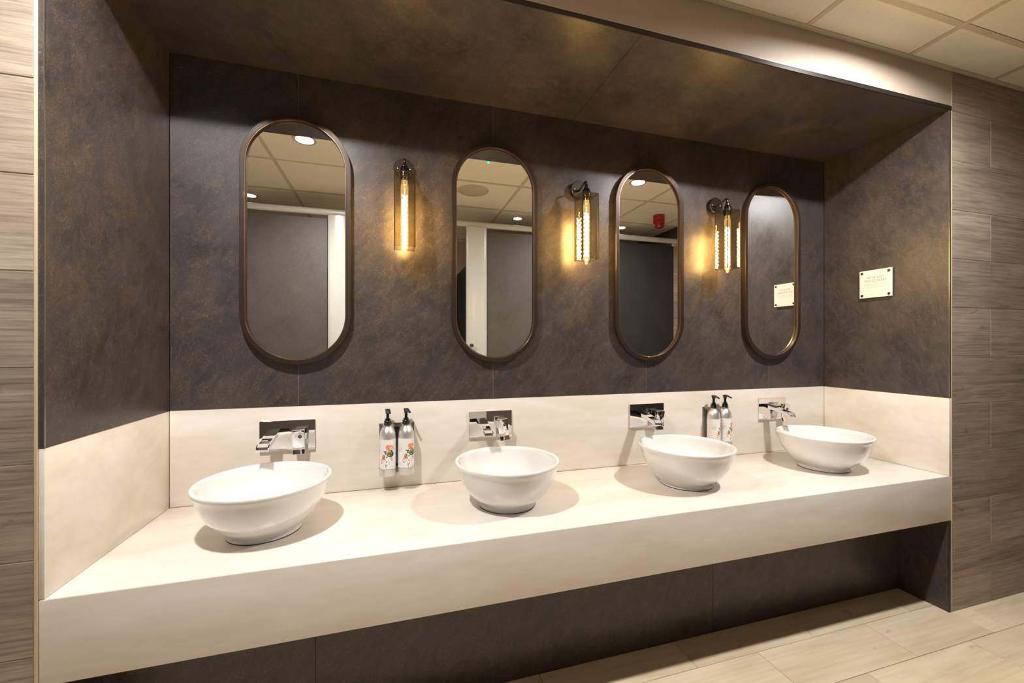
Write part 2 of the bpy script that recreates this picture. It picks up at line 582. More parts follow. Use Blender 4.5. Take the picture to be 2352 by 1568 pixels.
# recess: back wall panels
back = structure(MB().box(XLO, XRO, YB + 0.012, YB + 0.08, 0.66, ZSO + 0.2).build('wall_back', 'joint'),
                 'dark slate-look panelled back wall of the recess behind the mirrors')
JX = [XL + 0.0005, -0.3654, 0.4531, 1.2737, 2.0871, XR - 0.0005]
for a, b in zip(JX[:-1], JX[1:]):
    MB().box(a + 0.0008, b - 0.0008, YB, YB + 0.011, ZSP + 0.001, ZSO - 0.001).build('wall_panel', 'clad', back, bevel=0.0005, segs=1)
for x in JX[1:-1]:
    MB().box(x - 0.0007, x + 0.0007, YB + 0.0008, YB + 0.0115, ZSP + 0.001, ZSO - 0.001).build('joint_strip', 'joint', back)
def side_return(name, xin, xout, label):
    s = 1 if xin > xout else -1
    w = structure(MB().box(min(xout, xout - s * 0.25), max(xout, xout - s * 0.25), YF + 0.295, YB + 0.08, 0, ZCE - 0.002).build(name, 'joint'), label)
    a, b = min(xin, xout), max(xin, xout)
    MB().box(a, b, YF, YB, ZSP + 0.001, ZSO - 0.001).build('wall_panel', 'clad', w, bevel=0.0006, segs=1)
    MB().box(a, b, YF, YU + 0.02, 0.0005, ZCB - 0.001).build('lower_panel', 'clad', w, bevel=0.0006, segs=1)
    e = xin + s * 0.0006
    MB().box(min(xin, e) - 0.0008, max(xin, e) + 0.0008, YF - 0.0012, YF + 0.0008, ZSP + 0.002, ZSO - 0.002).build('edge_strip', 'alu', w)
    MB().box(min(xin, e) - 0.0008, max(xin, e) + 0.0008, YF - 0.0012, YF + 0.0008, 0.002, ZCB - 0.003).build('edge_strip', 'dark_trim', w)
    MB().box(a, b, YF + 0.002, YB - 0.001, ZSP - 0.0002, ZSP + 0.0009).build('seam_strip', 'amber_cap', w)
    return w
wlr = side_return('wall_left', XL, XLO, 'dark slate-look left side of the recess')
wrr = side_return('wall_right', XR, XRO, 'dark slate-look right side of the recess with the sign')
# bulkhead over the recess: plaster fascia, dark soffit panels, dark edge
bulk = structure(MB().box(XLO, XRO, YF, YB + 0.08, ZSO + 0.016, ZCE).build('wall_bulkhead', 'plaster'),
                 'cream plastered bulkhead above the recess')
for a, b in ((XLO, 0.8555), (0.8555, XRO)):
    MB().box(a + (0.0007 if a > 0 else 0), b - (0.0007 if b < 1 else 0), YF + 0.0015, YB + 0.011, ZSO, ZSO + 0.0155).build('soffit_panel', 'clad', bulk, bevel=0.0005, segs=1)
MB().box(XLO, XRO, YF - 0.0025, YF + 0.001, ZSO - 0.0005, ZSO + 0.0165).build('edge_strip', 'dark_trim', bulk, bevel=0.0006, segs=1)
MB().box(XLO, XRO, YF - 0.0032, YF - 0.0002, ZSO + 0.0165, ZSO + 0.0178).build('edge_strip', 'alu', bulk)
# dark panel wall below the counter
low = structure(MB().box(XLO, XRO, YU + 0.012, YU + 0.05, 0, ZCB - 0.001).build('wall_lower', 'joint'), 'dark panelled wall set back under the counter')
for a, b in zip([XL] + [-0.24, 1.35], [-0.24, 1.35] + [XR]):
    MB().box(a + 0.0006, b - 0.0006, YU, YU + 0.011, 0.0005, ZCB - 0.002).build('lower_panel', 'clad', low, bevel=0.0004, segs=1)

# the rest of the room, seen in the mirrors
structure(MB().box(XA - 0.1, XA, YBK, YF + 0.3, 0, ZCE + 0.075).build('wall_end_left', 'clad'), 'dark clad end wall far to the left')
structure(MB().box(XZ, XZ + 0.1, YBK, YF + 0.3, 0, ZCE + 0.075).build('wall_end_right', 'clad'), 'dark clad end wall far to the right')
rear = structure(MB().box(XA, XZ, YBK - 0.1, YBK, 2.14, ZCE + 0.075).build('wall_rear', 'plaster_d'), 'rear wall behind the cubicles, dark panels below tan plaster')
for k in range(6):
    x0 = XA + k * 0.99
    MB().box(x0 + 0.001, x0 + 0.989, YBK - 0.05, YBK, 0.001, 2.139).build('wall_panel', 'clad_dark', rear)
cp = structure(MB().box(2.985, XZ - 0.002, YBK + 0.002, YC - 0.02, 0.004, ZCE - 0.003).build('wall_cubicle_end', 'clad'), 'dark clad wall block closing the row of cubicles')

# ------------------------------------------------------------------ vanity counter
van = thing('vanity_counter', 'long cream counter with deep front apron and low splashbacks, carrying four round basins', 'counter', ((XLO + XRO) / 2, (YF + YB) / 2, ZCB))
def rel(o, root):
    o.location = -Vector(root.location)
    return o
prof = [(YF, ZCB), (YF, ZCT), (YB - 0.001, ZCT), (YB - 0.001, ZCT - 0.03), (YF + 0.03, ZCT - 0.03), (YF + 0.03, ZCB)]
top = MB().prism_x([(y, z) for y, z in prof], XLO + 0.0003, XRO - 0.0003).build('worktop', 'counter', van, smooth=30, bevel=0.0035, segs=3)
rel(top, van)
sb = MB().box(XL + 0.0004, XR - 0.0004, YB - 0.0005, YB + 0.0115, ZCT + 0.0006, ZSP).build('splashback', 'counter', None, bevel=0.0012, smooth=30)
sb['label'] = 'long cream splashback along the back wall behind the taps'
sb['category'] = 'splashback'
MB().box(XL, XR, YB - 0.0008, YB - 0.0004, ZCT + 0.0001, ZCT + 0.0008).build('seam', 'trim_tan', sb)
for x0, x1, lb in ((XLO + 0.0003, XL, 'cream side splashback at the left end of the counter'), (XR, XRO - 0.0003, 'cream side splashback at the right end of the counter, below the sign')):
    o = MB().box(x0, x1, YF + 0.0005, YB - 0.001, ZCT + 0.0006, ZSP - 0.0006).build('splashback', 'counter', None, bevel=0.0014, smooth=30)
    o['label'] = lb
    o['category'] = 'splashback'

# ------------------------------------------------------------------ basins
def make_basin():
    t = thing('vessel_basin', '', 'basin', (0, 0, ZCT), group='white vessel basins on the counter')
    R, H = 0.2035, 0.1735
    o = [(0.101, 0.0015), (0.1085, 0.0015), (0.110, 0.0035), (0.1085, 0.0085), (0.1080, 0.0130), (0.1100, 0.0175), (0.1180, 0.0235), (0.1315, 0.0340), (0.1460, 0.0475),
         (0.1590, 0.0635), (0.1705, 0.0810), (0.1800, 0.1000), (0.1875, 0.1210), (0.1920, 0.1390), (0.1955, 0.1490), (0.1998, 0.1560), (0.2030, 0.1625), (0.2035, 0.1680),
         (0.2015, 0.1725), (0.1975, 0.1738), (0.1915, 0.1730), (0.1870, 0.1690), (0.1840, 0.1600), (0.1800, 0.1440), (0.1720, 0.120), (0.1600, 0.098),
         (0.1430, 0.078), (0.1220, 0.063), (0.0980, 0.0525), (0.0720, 0.0465), (0.0450, 0.0435), (0.0230, 0.0425)]
    MB().lathe(o, 96, close=False).build('bowl', 'ceramic', t, smooth=50)
    MB().lathe([(0.0, 0.0450), (0.017, 0.0448), (0.0205, 0.0436), (0.0215, 0.0420), (0.0, 0.0420)], 40, close=False).build('drain', 'chrome', t, smooth=40)
    MB().lathe([(0.1005, 0.0), (0.1095, 0.0), (0.1095, 0.0018), (0.1005, 0.0018)], 64, close=False).build('foot_seal', 'dark_trim', t)
    return t
bas = make_basin()
BX = [(-0.4035, 1.543), (0.4335, 1.540), (1.2610, 1.540), (2.0930, 1.546)]
BL = ['white round ceramic basin nearest the left end of the counter, under the leftmost mirror',
      'second white round basin from the left, just right of the left pair of soap bottles',
      'third white round basin from the left, partly hiding the right pair of soap bottles',
      'white round basin farthest right, next to the right end of the counter']
bas.location = (BX[0][0], BX[0][1], ZCT)
bas['label'] = BL[0]
for (x, y), lb in zip(BX[1:], BL[1:]):
    dup(bas, (x, y, ZCT), lb)

# ------------------------------------------------------------------ wall taps
def make_tap():
    t = thing('wall_tap', '', 'tap', (0, 0, 0), group='chrome wall taps over the basins')
    # origin: centre of plate on the wall face, y towards the room is negative
    MB().box(-0.1015, 0.1015, -0.009, 0, -0.0615, 0.0615).build('plate', 'chrome', t, bevel=0.0008)
    sx, hw = -0.047, 0.0210
    def top(s):      # spout top line: level at the wall, easing downward to the tip
        return 0.030 - 0.031 * s - 0.9 * max(0.0, s - 0.92) ** 1.9
    L = 0.162
    N = 14
    def pr(s0, s1, dt, db, n=N):
        up = [(-0.009 - L * (s0 + (s1 - s0) * i / n), top(s0 + (s1 - s0) * i / n) + dt) for i in range(n + 1)]
        dn = [(-0.009 - L * (s0 + (s1 - s0) * i / n), top(s0 + (s1 - s0) * i / n) + db) for i in range(n, -1, -1)]
        return up + dn
    b = MB()
    b.prism_x(pr(0, 0.58, 0, -0.0150), sx - hw + 0.0035, sx + hw - 0.0035)
    b.prism_x(pr(0.58, 0.985, -0.0105, -0.0150), sx - hw + 0.0035, sx + hw - 0.0035)
    side = pr(0, 1.0, 0.0010, -0.0155)
    b.prism_x(side, sx - hw, sx - hw + 0.0035)
    b.prism_x(side, sx + hw - 0.0035, sx + hw)
    b.build('spout', 'chrome', t, smooth=25)
    b = MB()
    b.prism_x([(-0.009 - L * 0.60, top(0.6) - 0.0104), (-0.009 - L * 0.975, top(0.975) - 0.0104), (-0.009 - L * 0.975, top(0.975) - 0.0094), (-0.009 - L * 0.60, top(0.6) - 0.0094)], sx - hw + 0.004, sx + hw - 0.004)
    b.build('water_lip', 'steel', t)
    hx = 0.0475
    MB().box(hx - 0.020, hx + 0.020, -0.030, -0.009, -0.018, 0.029).build('handle_neck', 'chrome', t, bevel=0.001)
    MB().box(hx - 0.0215, hx + 0.0215, -0.041, -0.0305, -0.022, 0.031).build('handle_collar', 'chrome', t, bevel=0.001)
    lv = MB()
    lv.prism_x([(-0.0415, 0.031), (-0.0600, 0.0285), (-0.0440, -0.0500), (-0.0500, -0.0690), (-0.0450, -0.0710), (-0.0395, -0.050), (-0.0415, -0.018)], hx - 0.0225, hx + 0.0225)
    lo = lv.build('lever', 'chrome', t, bevel=0.0015, smooth=30)
    MB().lathe([(0.0, 0.0), (0.0062, 0.0), (0.0072, 0.0012), (0.0062, 0.0026), (0.0045, 0.0014), (0.0, 0.0014)], 24, close=False).build('index_button', 'gunmetal', lo, smooth=40,
        loc=(hx + 0.006, -0.0545, 0.003), rot=(PI / 2 + 0.201, 0, 0))
    return t
TX = [-0.4020, 0.4388, 1.2707, 2.1040]
TL = ['chrome waterfall wall tap over the leftmost basin', 'chrome waterfall wall tap over the second basin, right of the left soap bottles',
      'chrome waterfall wall tap over the third basin, left of the right soap bottles', 'chrome waterfall wall tap over the far right basin']
tap = make_tap()
tap.location = (TX[0], YB - 0.0006, 0.8945)
tap['label'] = TL[0]
for x, lb in zip(TX[1:], TL[1:]):
    dup(tap, (x, YB - 0.0006, 0.8945), lb)

# the second tap's lever stands a little askew
tap2 = [o for o in bpy.data.objects if o.get('label') == TL[1]][0]
Rm = Matrix.Rotation(math.radians(-8), 4, 'Y')
pv = Vector((0.0475, 0, 0.005))
for ch in tap2.children:
    if ch.name.startswith('lever') or ch.name.startswith('handle_collar'):
        ch.rotation_euler = Rm.to_euler()
        ch.location = pv - Rm @ pv

# ------------------------------------------------------------------ mirrors
def stadium(w, h, n=40):
    r = w / 2
    c = h / 2 - r
    pts = []
    for i in range(n + 1):
        a = PI * i / n
        pts.append((r * math.cos(a), c + r * math.sin(a)))
    for i in range(n + 1):
        a = PI + PI * i / n
        pts.append((r * math.cos(a), -c + r * math.sin(a)))
    return pts
def ring_sweep(prof, w, h, n=40):
    """prof: closed list of (inset, y); swept round a stadium of size w x h"""
    b = MB()
    loops = []
    for ins, y in prof:
        st = stadium(w - 2 * ins, h - 2 * ins, n)
        loops.append([(x, y, z) for x, z in st])
    k = len(loops[0])
    pts = [p for l in loops for p in l]
    fs = []
    m = len(prof)
    for j in range(m):
        j2 = (j + 1) % m
        for i in range(k):
            i2 = (i + 1) % k
            fs.append((j * k + i, j * k + i2, j2 * k + i2, j2 * k + i))
    b.poly(pts, fs)
    return b
def make_mirror():
    t = thing('wall_mirror', '', 'mirror', (0, 0, 0), group='pill-shaped mirrors in bronze frames')
    W, H = 0.405, 1.000
    f = ring_sweep([(0.004, -0.003), (0.0, -0.005), (0.0, -0.0290), (0.0012, -0.0305), (0.0175, -0.0305), (0.0190, -0.0292), (0.0200, -0.0180), (0.0235, -0.0170), (0.0235, -0.003)], W, H)
    f.build('frame', 'bronze', t, smooth=35)
    ring_sweep([(0.0188, -0.0290), (0.0206, -0.0290), (0.0206, -0.0165), (0.0188, -0.0165)], W, H).build('inner_bead', 'bead', t, smooth=35)
    ring_sweep([(0.03, -0.0), (0.03, -0.0035), (0.05, -0.0035), (0.05, -0.0)], W, H).build('wall_spacer', 'dark_trim', t)
    g = stadium(W - 0.040, H - 0.040)
    n = len(g)
    MB().poly([(x, -0.0165, z) for x, z in g] + [(x, -0.0105, z) for x, z in g], [tuple(range(n)), tuple(range(2 * n - 1, n - 1, -1))] + [(i, (i + 1) % n, (i + 1) % n + n, i + n) for i in range(n)]).build('glass', 'mirror', t)
    return t
MX = [-0.3645, 0.4595, 1.2785, 2.0885]
ML = ['leftmost and largest-looking pill-shaped mirror in a bronze frame, over the left basin', 'pill-shaped mirror right of the first lamp, a green light showing at its top',
      'pill-shaped mirror between the second and third lamps, a red sounder reflected in it', 'rightmost pill-shaped mirror, reflecting the white sign']
mir = make_mirror()
mir.location = (MX[0], YB - 0.0005, 1.6810)
mir['label'] = ML[0]
for x, lb in zip(MX[1:], ML[1:]):
    dup(mir, (x, YB - 0.0005, 1.6810), lb)

# ------------------------------------------------------------------ wall lamps
def make_lamp():
    t = thing('wall_lamp', '', 'lamp', (0, 0, 0), group='square glass wall lamps between the mirrors')
    # origin at wall face, height of the backplate centre
    zc, yc = 0.0, -0.1015
    plate = MB()
    plate.lathe([(0.0, 0.0), (0.0405, 0.0), (0.0425, 0.002), (0.0425, 0.023), (0.0405, 0.0255), (0.0, 0.0255)], 48, close=False)
    plate.build('backplate', 'gunmetal', t, smooth=40, rot=(PI / 2, 0, 0))
    for sx in (-0.026, 0.026):
        MB().lathe([(0.0, 0.0), (0.0035, 0.0), (0.003, 0.002), (0.0, 0.0026)], 14, close=False).build('screw', 'steel', t, smooth=40, loc=(sx, -0.0255, -0.002), rot=(PI / 2, 0, 0))
    arm = [(0, -0.024, -0.008), (0, -0.05, 0.000), (0, -0.075, 0.007)]
    for i in range(9):
        a = PI / 2 * i / 8
        arm.append((0, yc + 0.014 - 0.014 * math.sin(a), 0.011 - 0.014 + 0.014 * math.cos(a)))
    arm.append((0, yc, -0.012))
    MB().tube(arm, 0.0052, 14).build('arm', 'gunmetal', t, smooth=50)
    MB().lathe([(0.0, 0.052), (0.007, 0.052), (0.008, 0.044), (0.010, 0.040), (0.0105, 0.034), (0.015, 0.029), (0.0195, 0.022), (0.0205, 0.012), (0.0215, 0.010), (0.0215, 0.001), (0.0, 0.001)],
               32, close=False).build('gallery', 'gunmetal', t, smooth=30, loc=(0, yc, -0.0575))
    # square shade: closed on top, open below
    z1, z0, hw, th = -0.0575, -0.3610, 0.0405, 0.0022
    sh = MB()
    sh.box(-hw, hw, yc - hw, yc - hw + th, z0, z1 - th)
    sh.box(-hw, hw, yc + hw - th, yc + hw, z0, z1 - th)
    sh.box(-hw, -hw + th, yc - hw + th, yc + hw - th, z0, z1 - th)
    sh.box(hw - th, hw, yc - hw + th, yc + hw - th, z0, z1 - th)
    sh.box(-hw, hw, yc - hw, yc + hw, z1 - th, z1)
    so = MB()
    for nm, bx in (('front', (-hw, hw, yc - hw, yc - hw + th, z0, z1 - th)), ('back', (-hw, hw, yc + hw - th, yc + hw, z0, z1 - th)),
                   ('left', (-hw, -hw + th, yc - hw + th, yc + hw - th, z0, z1 - th)), ('right', (hw - th, hw, yc - hw + th, yc + hw - th, z0, z1 - th)), ('top', (-hw, hw, yc - hw, yc + hw, z1 - th, z1))):
        MB().box(*bx).build('glass_pane', 'smoke_glass', t)
    e = 0.0015
    ed = MB()
    for sx in (-1, 1):
        for sy in (-1, 1):
            ed.box(sx * hw - e, sx * hw + e, yc + sy * hw - e, yc + sy * hw + e, z0, z1)
    for sy in (-1, 1):
        ed.box(-hw, hw, yc + sy * hw - e, yc + sy * hw + e, z1 - e, z1 + e)
    for sx in (-1, 1):
        ed.box(sx * hw - e, sx * hw + e, yc - hw, yc + hw, z1 - e, z1 + e)
    ed.build('glass_edges', 'glass_edge', t)
    # lamp holder and tube bulb with a long spiral filament
    hold = MB().lathe([(0.0, 0.0), (0.021, 0.0), (0.021, -0.007), (0.0175, -0.008), (0.0175, -0.021), (0.0, -0.021)], 32, close=False).build('lamp_holder', 'gunmetal', t, smooth=30, loc=(0, yc, z1 - th))
    bulb = bpy.data.objects.new('bulb', None)
    zb = z1 - 0.023
    pb = [(0.0, 0.0), (0.0125, 0.0), (0.0128, -0.012), (0.0150, -0.022), (0.0155, -0.032), (0.0155, -0.272), (0.0130, -0.281), (0.0085, -0.285), (0.0068, -0.289), (0.0070, -0.294), (0.0045, -0.299), (0.0, -0.300)]
    bo = MB().lathe(pb, 28, close=False).build('bulb', 'bulb_glass', t, smooth=60, loc=(0, yc, zb))
    MB().lathe([(0.0, 0.0), (0.0121, 0.0), (0.0122, -0.020), (0.008, -0.022), (0.0, -0.022)], 24, close=False).build('bulb_cap', 'amber_cap', bo, smooth=40, loc=(0, 0, -0.0005))
    fil = []
    turns, z_hi, z_lo = 5.0, -0.062, -0.262
    for i in range(90):
        u = i / 89
        a = 2 * PI * turns * u
        fil.append((0.0080 * math.cos(a), 0.0080 * math.sin(a), z_hi + (z_lo - z_hi) * u))
    f = MB()
    f.tube(fil, 0.0037, 5)
    fil2 = [(-x, -y, z) for x, y, z in fil]
    f.tube(fil2, 0.0037, 5)
    f.tube([(0, 0, -0.03), (0, 0, z_hi + 0.004)], 0.0009, 5)
    f.build('filament', 'filament', bo, smooth=60)
    return t
LX = [0.0515, 0.8780, 1.6940]
LL = ['glass box wall lamp between the first and second mirrors', 'glass box wall lamp between the second and third mirrors', 'glass box wall lamp close beside the rightmost mirror']
lamp = make_lamp()
lamp.location = (LX[0], YB - 0.0005, 2.019)
lamp['label'] = LL[0]
for x, lb in zip(LX[1:], LL[1:]):
    dup(lamp, (x, YB - 0.0005, 2.019), lb)

# ------------------------------------------------------------------ soap bottles in wall brackets
RB = 0.0335
def label_art(W, H):
    """paint the flower and butterfly label as a small raster (s, t in mm; s=0 is the butterfly)"""
    import random as R
    rnd = R.Random(3)
    mmx, mmy = 2 * PI * RB * 1000, 121.0
    base = (0.80, 0.79, 0.76)
    img = [[base for _ in range(W)] for _ in range(H)]
    def px(s, tt):
        return (s / mmx + 0.5) * W, tt / mmy * H
    def ell(s, tt, a, b, rot, col, jag=0.0):
        cx, cy = px(s, tt)
        ra = max(a, b) * 1.2
        w, h = ra / mmx * W + 1, ra / mmy * H + 1
        cr, sr = math.cos(rot), math.sin(rot)
        for j in range(max(0, int(cy - h)), min(H, int(cy + h) + 1)):
            for i in range(max(0, int(cx - w)), min(W, int(cx + w) + 1)):
                dx = (i + 0.5 - cx) / W * mmx
                dy = (j + 0.5 - cy) / H * mmy
                u, v = (dx * cr + dy * sr) / a, (-dx * sr + dy * cr) / b
                if u * u + v * v < 1 - jag * rnd.random():
                    img[j][i] = col
    lin = lambda r, g, b: srgb(r, g, b)[:3]
    # leaves and stems
    for s, tt, a, b, rot, c in ((27, 60, 11, 5.4, 0.5, (74, 110, 50)), (20, 53, 9, 4.8, -0.7, (120, 140, 60)), (34, 51, 10, 4, 1.2, (50, 84, 66)), (31, 68, 10, 4, -0.2, (64, 100, 54)),
                                (17, 64, 7.5, 4, 0.9, (98, 128, 74)), (38, 62, 8, 4, -1.1, (60, 70, 70)), (13, 72, 5, 2.6, 0.4, (70, 140, 140)), (40, 42, 10, 1.0, -1.3, (130, 140, 130)),
                                (36, 30, 9, 0.9, -1.15, (150, 160, 150)), (8, 85, 5, 1.0, 1.0, (90, 120, 80)), (22, 92, 12, 0.8, 1.5, (110, 130, 100)), (25, 50, 6, 2.6, 0.1, (160, 170, 80)), (29, 57, 5, 2, 1.2, (40, 70, 40))):
        ell(s, tt, a, b, rot, lin(*c), 0.1)
    # coral blossoms
    for k in range(80):
        a, r = rnd.uniform(0, 2 * PI), 12.5 * math.sqrt(rnd.random())
        ell(23 + r * math.cos(a) * 1.1, 33 + r * math.sin(a), 2.4, 1.7, a, lin(*rnd.choice([(232, 96, 70), (240, 140, 96), (222, 70, 62), (246, 176, 130), (236, 116, 84)])), 0.1)
    # pink blossoms
    for cx, cy in ((30, 78), (-4, 82), (34, 84), (-9, 84)):
        for k in range(6):
            a = k * PI / 3
            ell(cx + 3 * math.cos(a), cy + 3 * math.sin(a), 2.6, 1.1, a, lin(*rnd.choice([(222, 120, 160), (236, 160, 184), (200, 90, 150)])), 0.2)
    # small blue and red butterfly
    ell(9, 50, 3.2, 5.5, 0.3, lin(160, 60, 40)); ell(8, 57, 3.6, 3.4, 0, lin(58, 84, 180)); ell(3, 49, 2.6, 4.2, -0.5, lin(70, 90, 130))
    # orange and black butterfly
    ell(-1, 70, 5.6, 9.6, 0.25, lin(30, 22, 16)); ell(-1.5, 68, 4.0, 7.2, 0.25, lin(226, 160, 40)); ell(2.5, 77, 4.6, 5.8, -0.5, lin(30, 22, 16)); ell(2.3, 76.5, 3.2, 4.4, -0.5, lin(232, 180, 60))
    for k in range(5):
        ell(-1.5 + k * 1.1, 64 + k * 3.2, 0.45, 3.2, 0.9, lin(40, 26, 16))
    # yellow bloom, dark leaves, black tulip stems
    for k in range(6):
        a = k * PI / 3
        ell(-1 + 2.6 * math.cos(a), 92 + 2.2 * math.sin(a), 2.3, 1.1, a, lin(232, 196, 60), 0.2)
    ell(-10, 95, 4.2, 1.6, 0.6, lin(52, 66, 78)); ell(-8, 97, 3.0, 1.2, 1.0, lin(60, 60, 70))
    ell(12, 91, 1.6, 3.2, 0.3, lin(30, 34, 32)); ell(13, 103, 1.4, 4.2, 0.5, lin(24, 26, 26)); ell(8.5, 107, 1.5, 5.0, -0.15, lin(26, 28, 26)); ell(10, 115, 0.8, 5, 0.1, lin(26, 30, 26))
    # rows of small type
    def text(s0, s1, tt, hgt, c):
        s = s0
        while s < s1:
            w = rnd.uniform(0.5, 1.2)
            ell(s + w / 2, tt, w / 2, hgt / 2, 0, c)
            s += w + (0.35 if rnd.random() < 0.82 else 1.4)
    g1, g2 = lin(120, 118, 116), lin(84, 82, 82)
    text(-40, -13, 26, 1.5, lin(170, 166, 160)); text(-38, -18, 31, 1.3, lin(170, 166, 160))
    text(-36, -16, 38, 1.9, g1); text(-37, -14, 43.5, 2.3, g2); text(-36, -15, 49, 2.1, g2); text(-36, -17, 54, 1.5, g1)
    for k in range(4):
        text(-37, -22, 101 + k * 3.3, 1.1, g1)
    text(24, 40, 112, 1.6, g1)
    for k in range(9):
        text(55, 90, 30 + k * 6, 1.3, lin(150, 147, 142))
    return img
def label_mesh():
    W, H = 300, 170
    img = label_art(W, H)
    z1, z0 = 0.1515, 0.0300
    r = RB + 0.0002
    vs, fs, cols = [], [], []
    for j in range(H + 1):
        z = z1 + (z0 - z1) * j / H
        for i in range(W):
            a = 2 * PI * (i / W - 0.5) - PI / 2
            vs.append((r * math.cos(a), r * math.sin(a), z))
    for j in range(H):
        for i in range(W):
            i2 = (i + 1) % W
            fs.append((j * W + i, (j + 1) * W + i, (j + 1) * W + i2, j * W + i2))
            c = img[j][i]
            cols += [c[0], c[1], c[2], 1.0] * 4
    me = bpy.data.meshes.new('label')
    me.from_pydata(vs, [], fs)
    ca = me.color_attributes.new('print', 'FLOAT_COLOR', 'CORNER')
    ca.data.foreach_set('color', cols)
    me.polygons.foreach_set('use_smooth', [True] * len(fs))
    me.materials.append(M['label'])
    me.update()
    return me
def make_bottle():
    t = thing('soap_bottle', '', 'bottle', (0, 0, 0), group='pump bottles in the wall brackets')
    # origin: underside of the bottle
    MB().lathe([(0.0, 0.0), (RB - 0.003, 0.0), (RB - 0.0005, 0.003), (RB - 0.0003, 0.152), (RB - 0.0005, 0.160), (RB - 0.0022, 0.173), (RB - 0.006, 0.185), (RB - 0.0115, 0.1945), (RB - 0.0165, 0.200),
                (0.0150, 0.2035), (0.0143, 0.2045), (0.0143, 0.209), (0.0, 0.209)], 64, close=False).build('body', 'bottle_alu', t, smooth=35)
    link('label', label_mesh(), t)
    pump = MB()
    pump.lathe([(0.0, 0.2062), (0.0152, 0.2062), (0.0158, 0.2075), (0.0155, 0.2240), (0.0140, 0.2262), (0.0118, 0.2268), (0.0112, 0.2330), (0.0095, 0.2350), (0.0066, 0.2356), (0.0062, 0.2600), (0.0, 0.2600)], 36, close=False)
    po = pump.build('pump', 'black', t, smooth=30)
    hd = MB()
    hd.lathe([(0.0, 0.2560), (0.0088, 0.2560), (0.0092, 0.2575), (0.0095, 0.2665), (0.0110, 0.2700), (0.0115, 0.2725), (0.0085, 0.2745), (0.0, 0.2755)], 28, close=False)
    # flat curved spout of the pump head, towards -y
    secs = []
    for i in range(9):
        u = i / 8
        y = 0.008 - 0.050 * u
        z = 0.2715 + 0.0020 * math.sin(PI * min(1, u * 1.6)) - 0.0088 * u ** 2.4
        w = 0.0088 - 0.0042 * u
        h = 0.0036 - 0.0008 * u
        secs.append([(-w, y, z - h), (w, y, z - h), (w * 1.05, y, z), (w * 0.6, y, z + h * 0.8), (-w * 0.6, y, z + h * 0.8), (-w * 1.05, y, z)])
    pts = [p for s_ in secs for p in s_]
    fs = [(0, 1, 2, 3, 4, 5), tuple(range(len(pts) - 1, len(pts) - 7, -1))]
    for i in range(8):
        for k in range(6):
            fs.append((i * 6 + k, i * 6 + (k + 1) % 6, (i + 1) * 6 + (k + 1) % 6, (i + 1) * 6 + k))
    hd.poly(pts, fs)
    hd.build('pump_head', 'black', po, smooth=45)
    return t
def make_bracket():
    t = thing('bottle_bracket', '', 'bracket', (0, 0, 0), group='steel twin bottle brackets')
    # origin: wall face, midway between the two bottles, at cup base level
    yc = -0.0440
    MB().box(-0.073, 0.073, -0.0022, 0, 0.022, 0.2085).build('backplate', 'steel', t, bevel=0.0006)
    for sx in (-0.0375, 0.0375):
        cup = MB().lathe([(0.0, 0.0), (RB + 0.0012, 0.0), (RB + 0.0016, 0.0006), (RB + 0.0016, 0.0285), (RB + 0.0034, 0.0290), (RB + 0.0034, 0.0305), (RB + 0.0009, 0.0305), (RB + 0.0009, 0.0008), (0.0, 0.0008)], 48, close=False)
        cup.build('cup', 'bottle_alu', t, smooth=30, loc=(sx, yc, 0))
        # collar that locks round the neck
        cl = MB().lathe([(0.0160, 0.2075), (0.0205, 0.2075), (0.0205, 0.2098), (0.0160, 0.2098)], 40, close=False)
        co = cl.build('collar', 'steel', t, smooth=30, loc=(sx, yc, 0))
        MB().box(sx - 0.012, sx + 0.012, yc + 0.019, -0.0022, 0.2077, 0.2096).build('collar_arm', 'steel', t)
        MB().lathe([(0.0, 0.0), (0.004, 0.0), (0.0034, 0.0022), (0.0, 0.0028)], 14, close=False).build('bolt', 'steel', t, smooth=40, loc=(sx * 1.6, yc + 0.022, 0.2098))
        MB().box(sx * 1.6 - 0.006, sx * 1.6 + 0.006, yc + 0.014, -0.0022, 0.2077, 0.2096).build('collar_tab', 'steel', t)
    MB().box(-0.006, 0.006, yc + 0.012, -0.0022, 0.004, 0.028).build('stem', 'gunmetal', t)
    MB().box(-0.012, 0.012, -0.0075, -0.0022, 0.03, 0.19).build('spine', 'gunmetal', t)
    return t
DZ = 0.7150
DX = [0.0220, 1.6960]
br = make_bracket()
br.location = (DX[0], YB - 0.0006, DZ)
br['label'] = 'steel twin bracket holding the left pair of soap bottles'
dup(br, (DX[1], YB - 0.0006, DZ), 'steel twin bracket behind the third basin, holding the right pair of soap bottles')
bt = make_bottle()
spots = [(DX[0] - 0.0375, 'white flower-labelled pump bottle, left one of the pair between the first two basins', -28),
         (DX[0] + 0.0375, 'white flower-labelled pump bottle, right one of the pair between the first two basins', -3),
         (DX[1] - 0.0375, 'white flower-labelled pump bottle behind the third basin, left one of the pair', 5),
         (DX[1] + 0.0375, 'white flower-labelled pump bottle behind the third basin, right one of the pair', -10)]
for i, (x, lb, ang) in enumerate(spots):
    loc = (x, YB - 0.0006 - 0.0440, DZ + 0.0010)
    if i == 0:
        bt.location = loc
        bt['label'] = lb
        o = bt
    else:
        o = dup(bt, loc, lb)
    # turn body label, keep the pump facing the user
    for ch in o.children:
        if ch.name.startswith('label'):
            ch.rotation_euler = (0, 0, math.radians(ang))
        if ch.name.startswith('pump'):
            ch.rotation_euler = (0, 0, math.radians((12, 20, -4, 2)[i]))

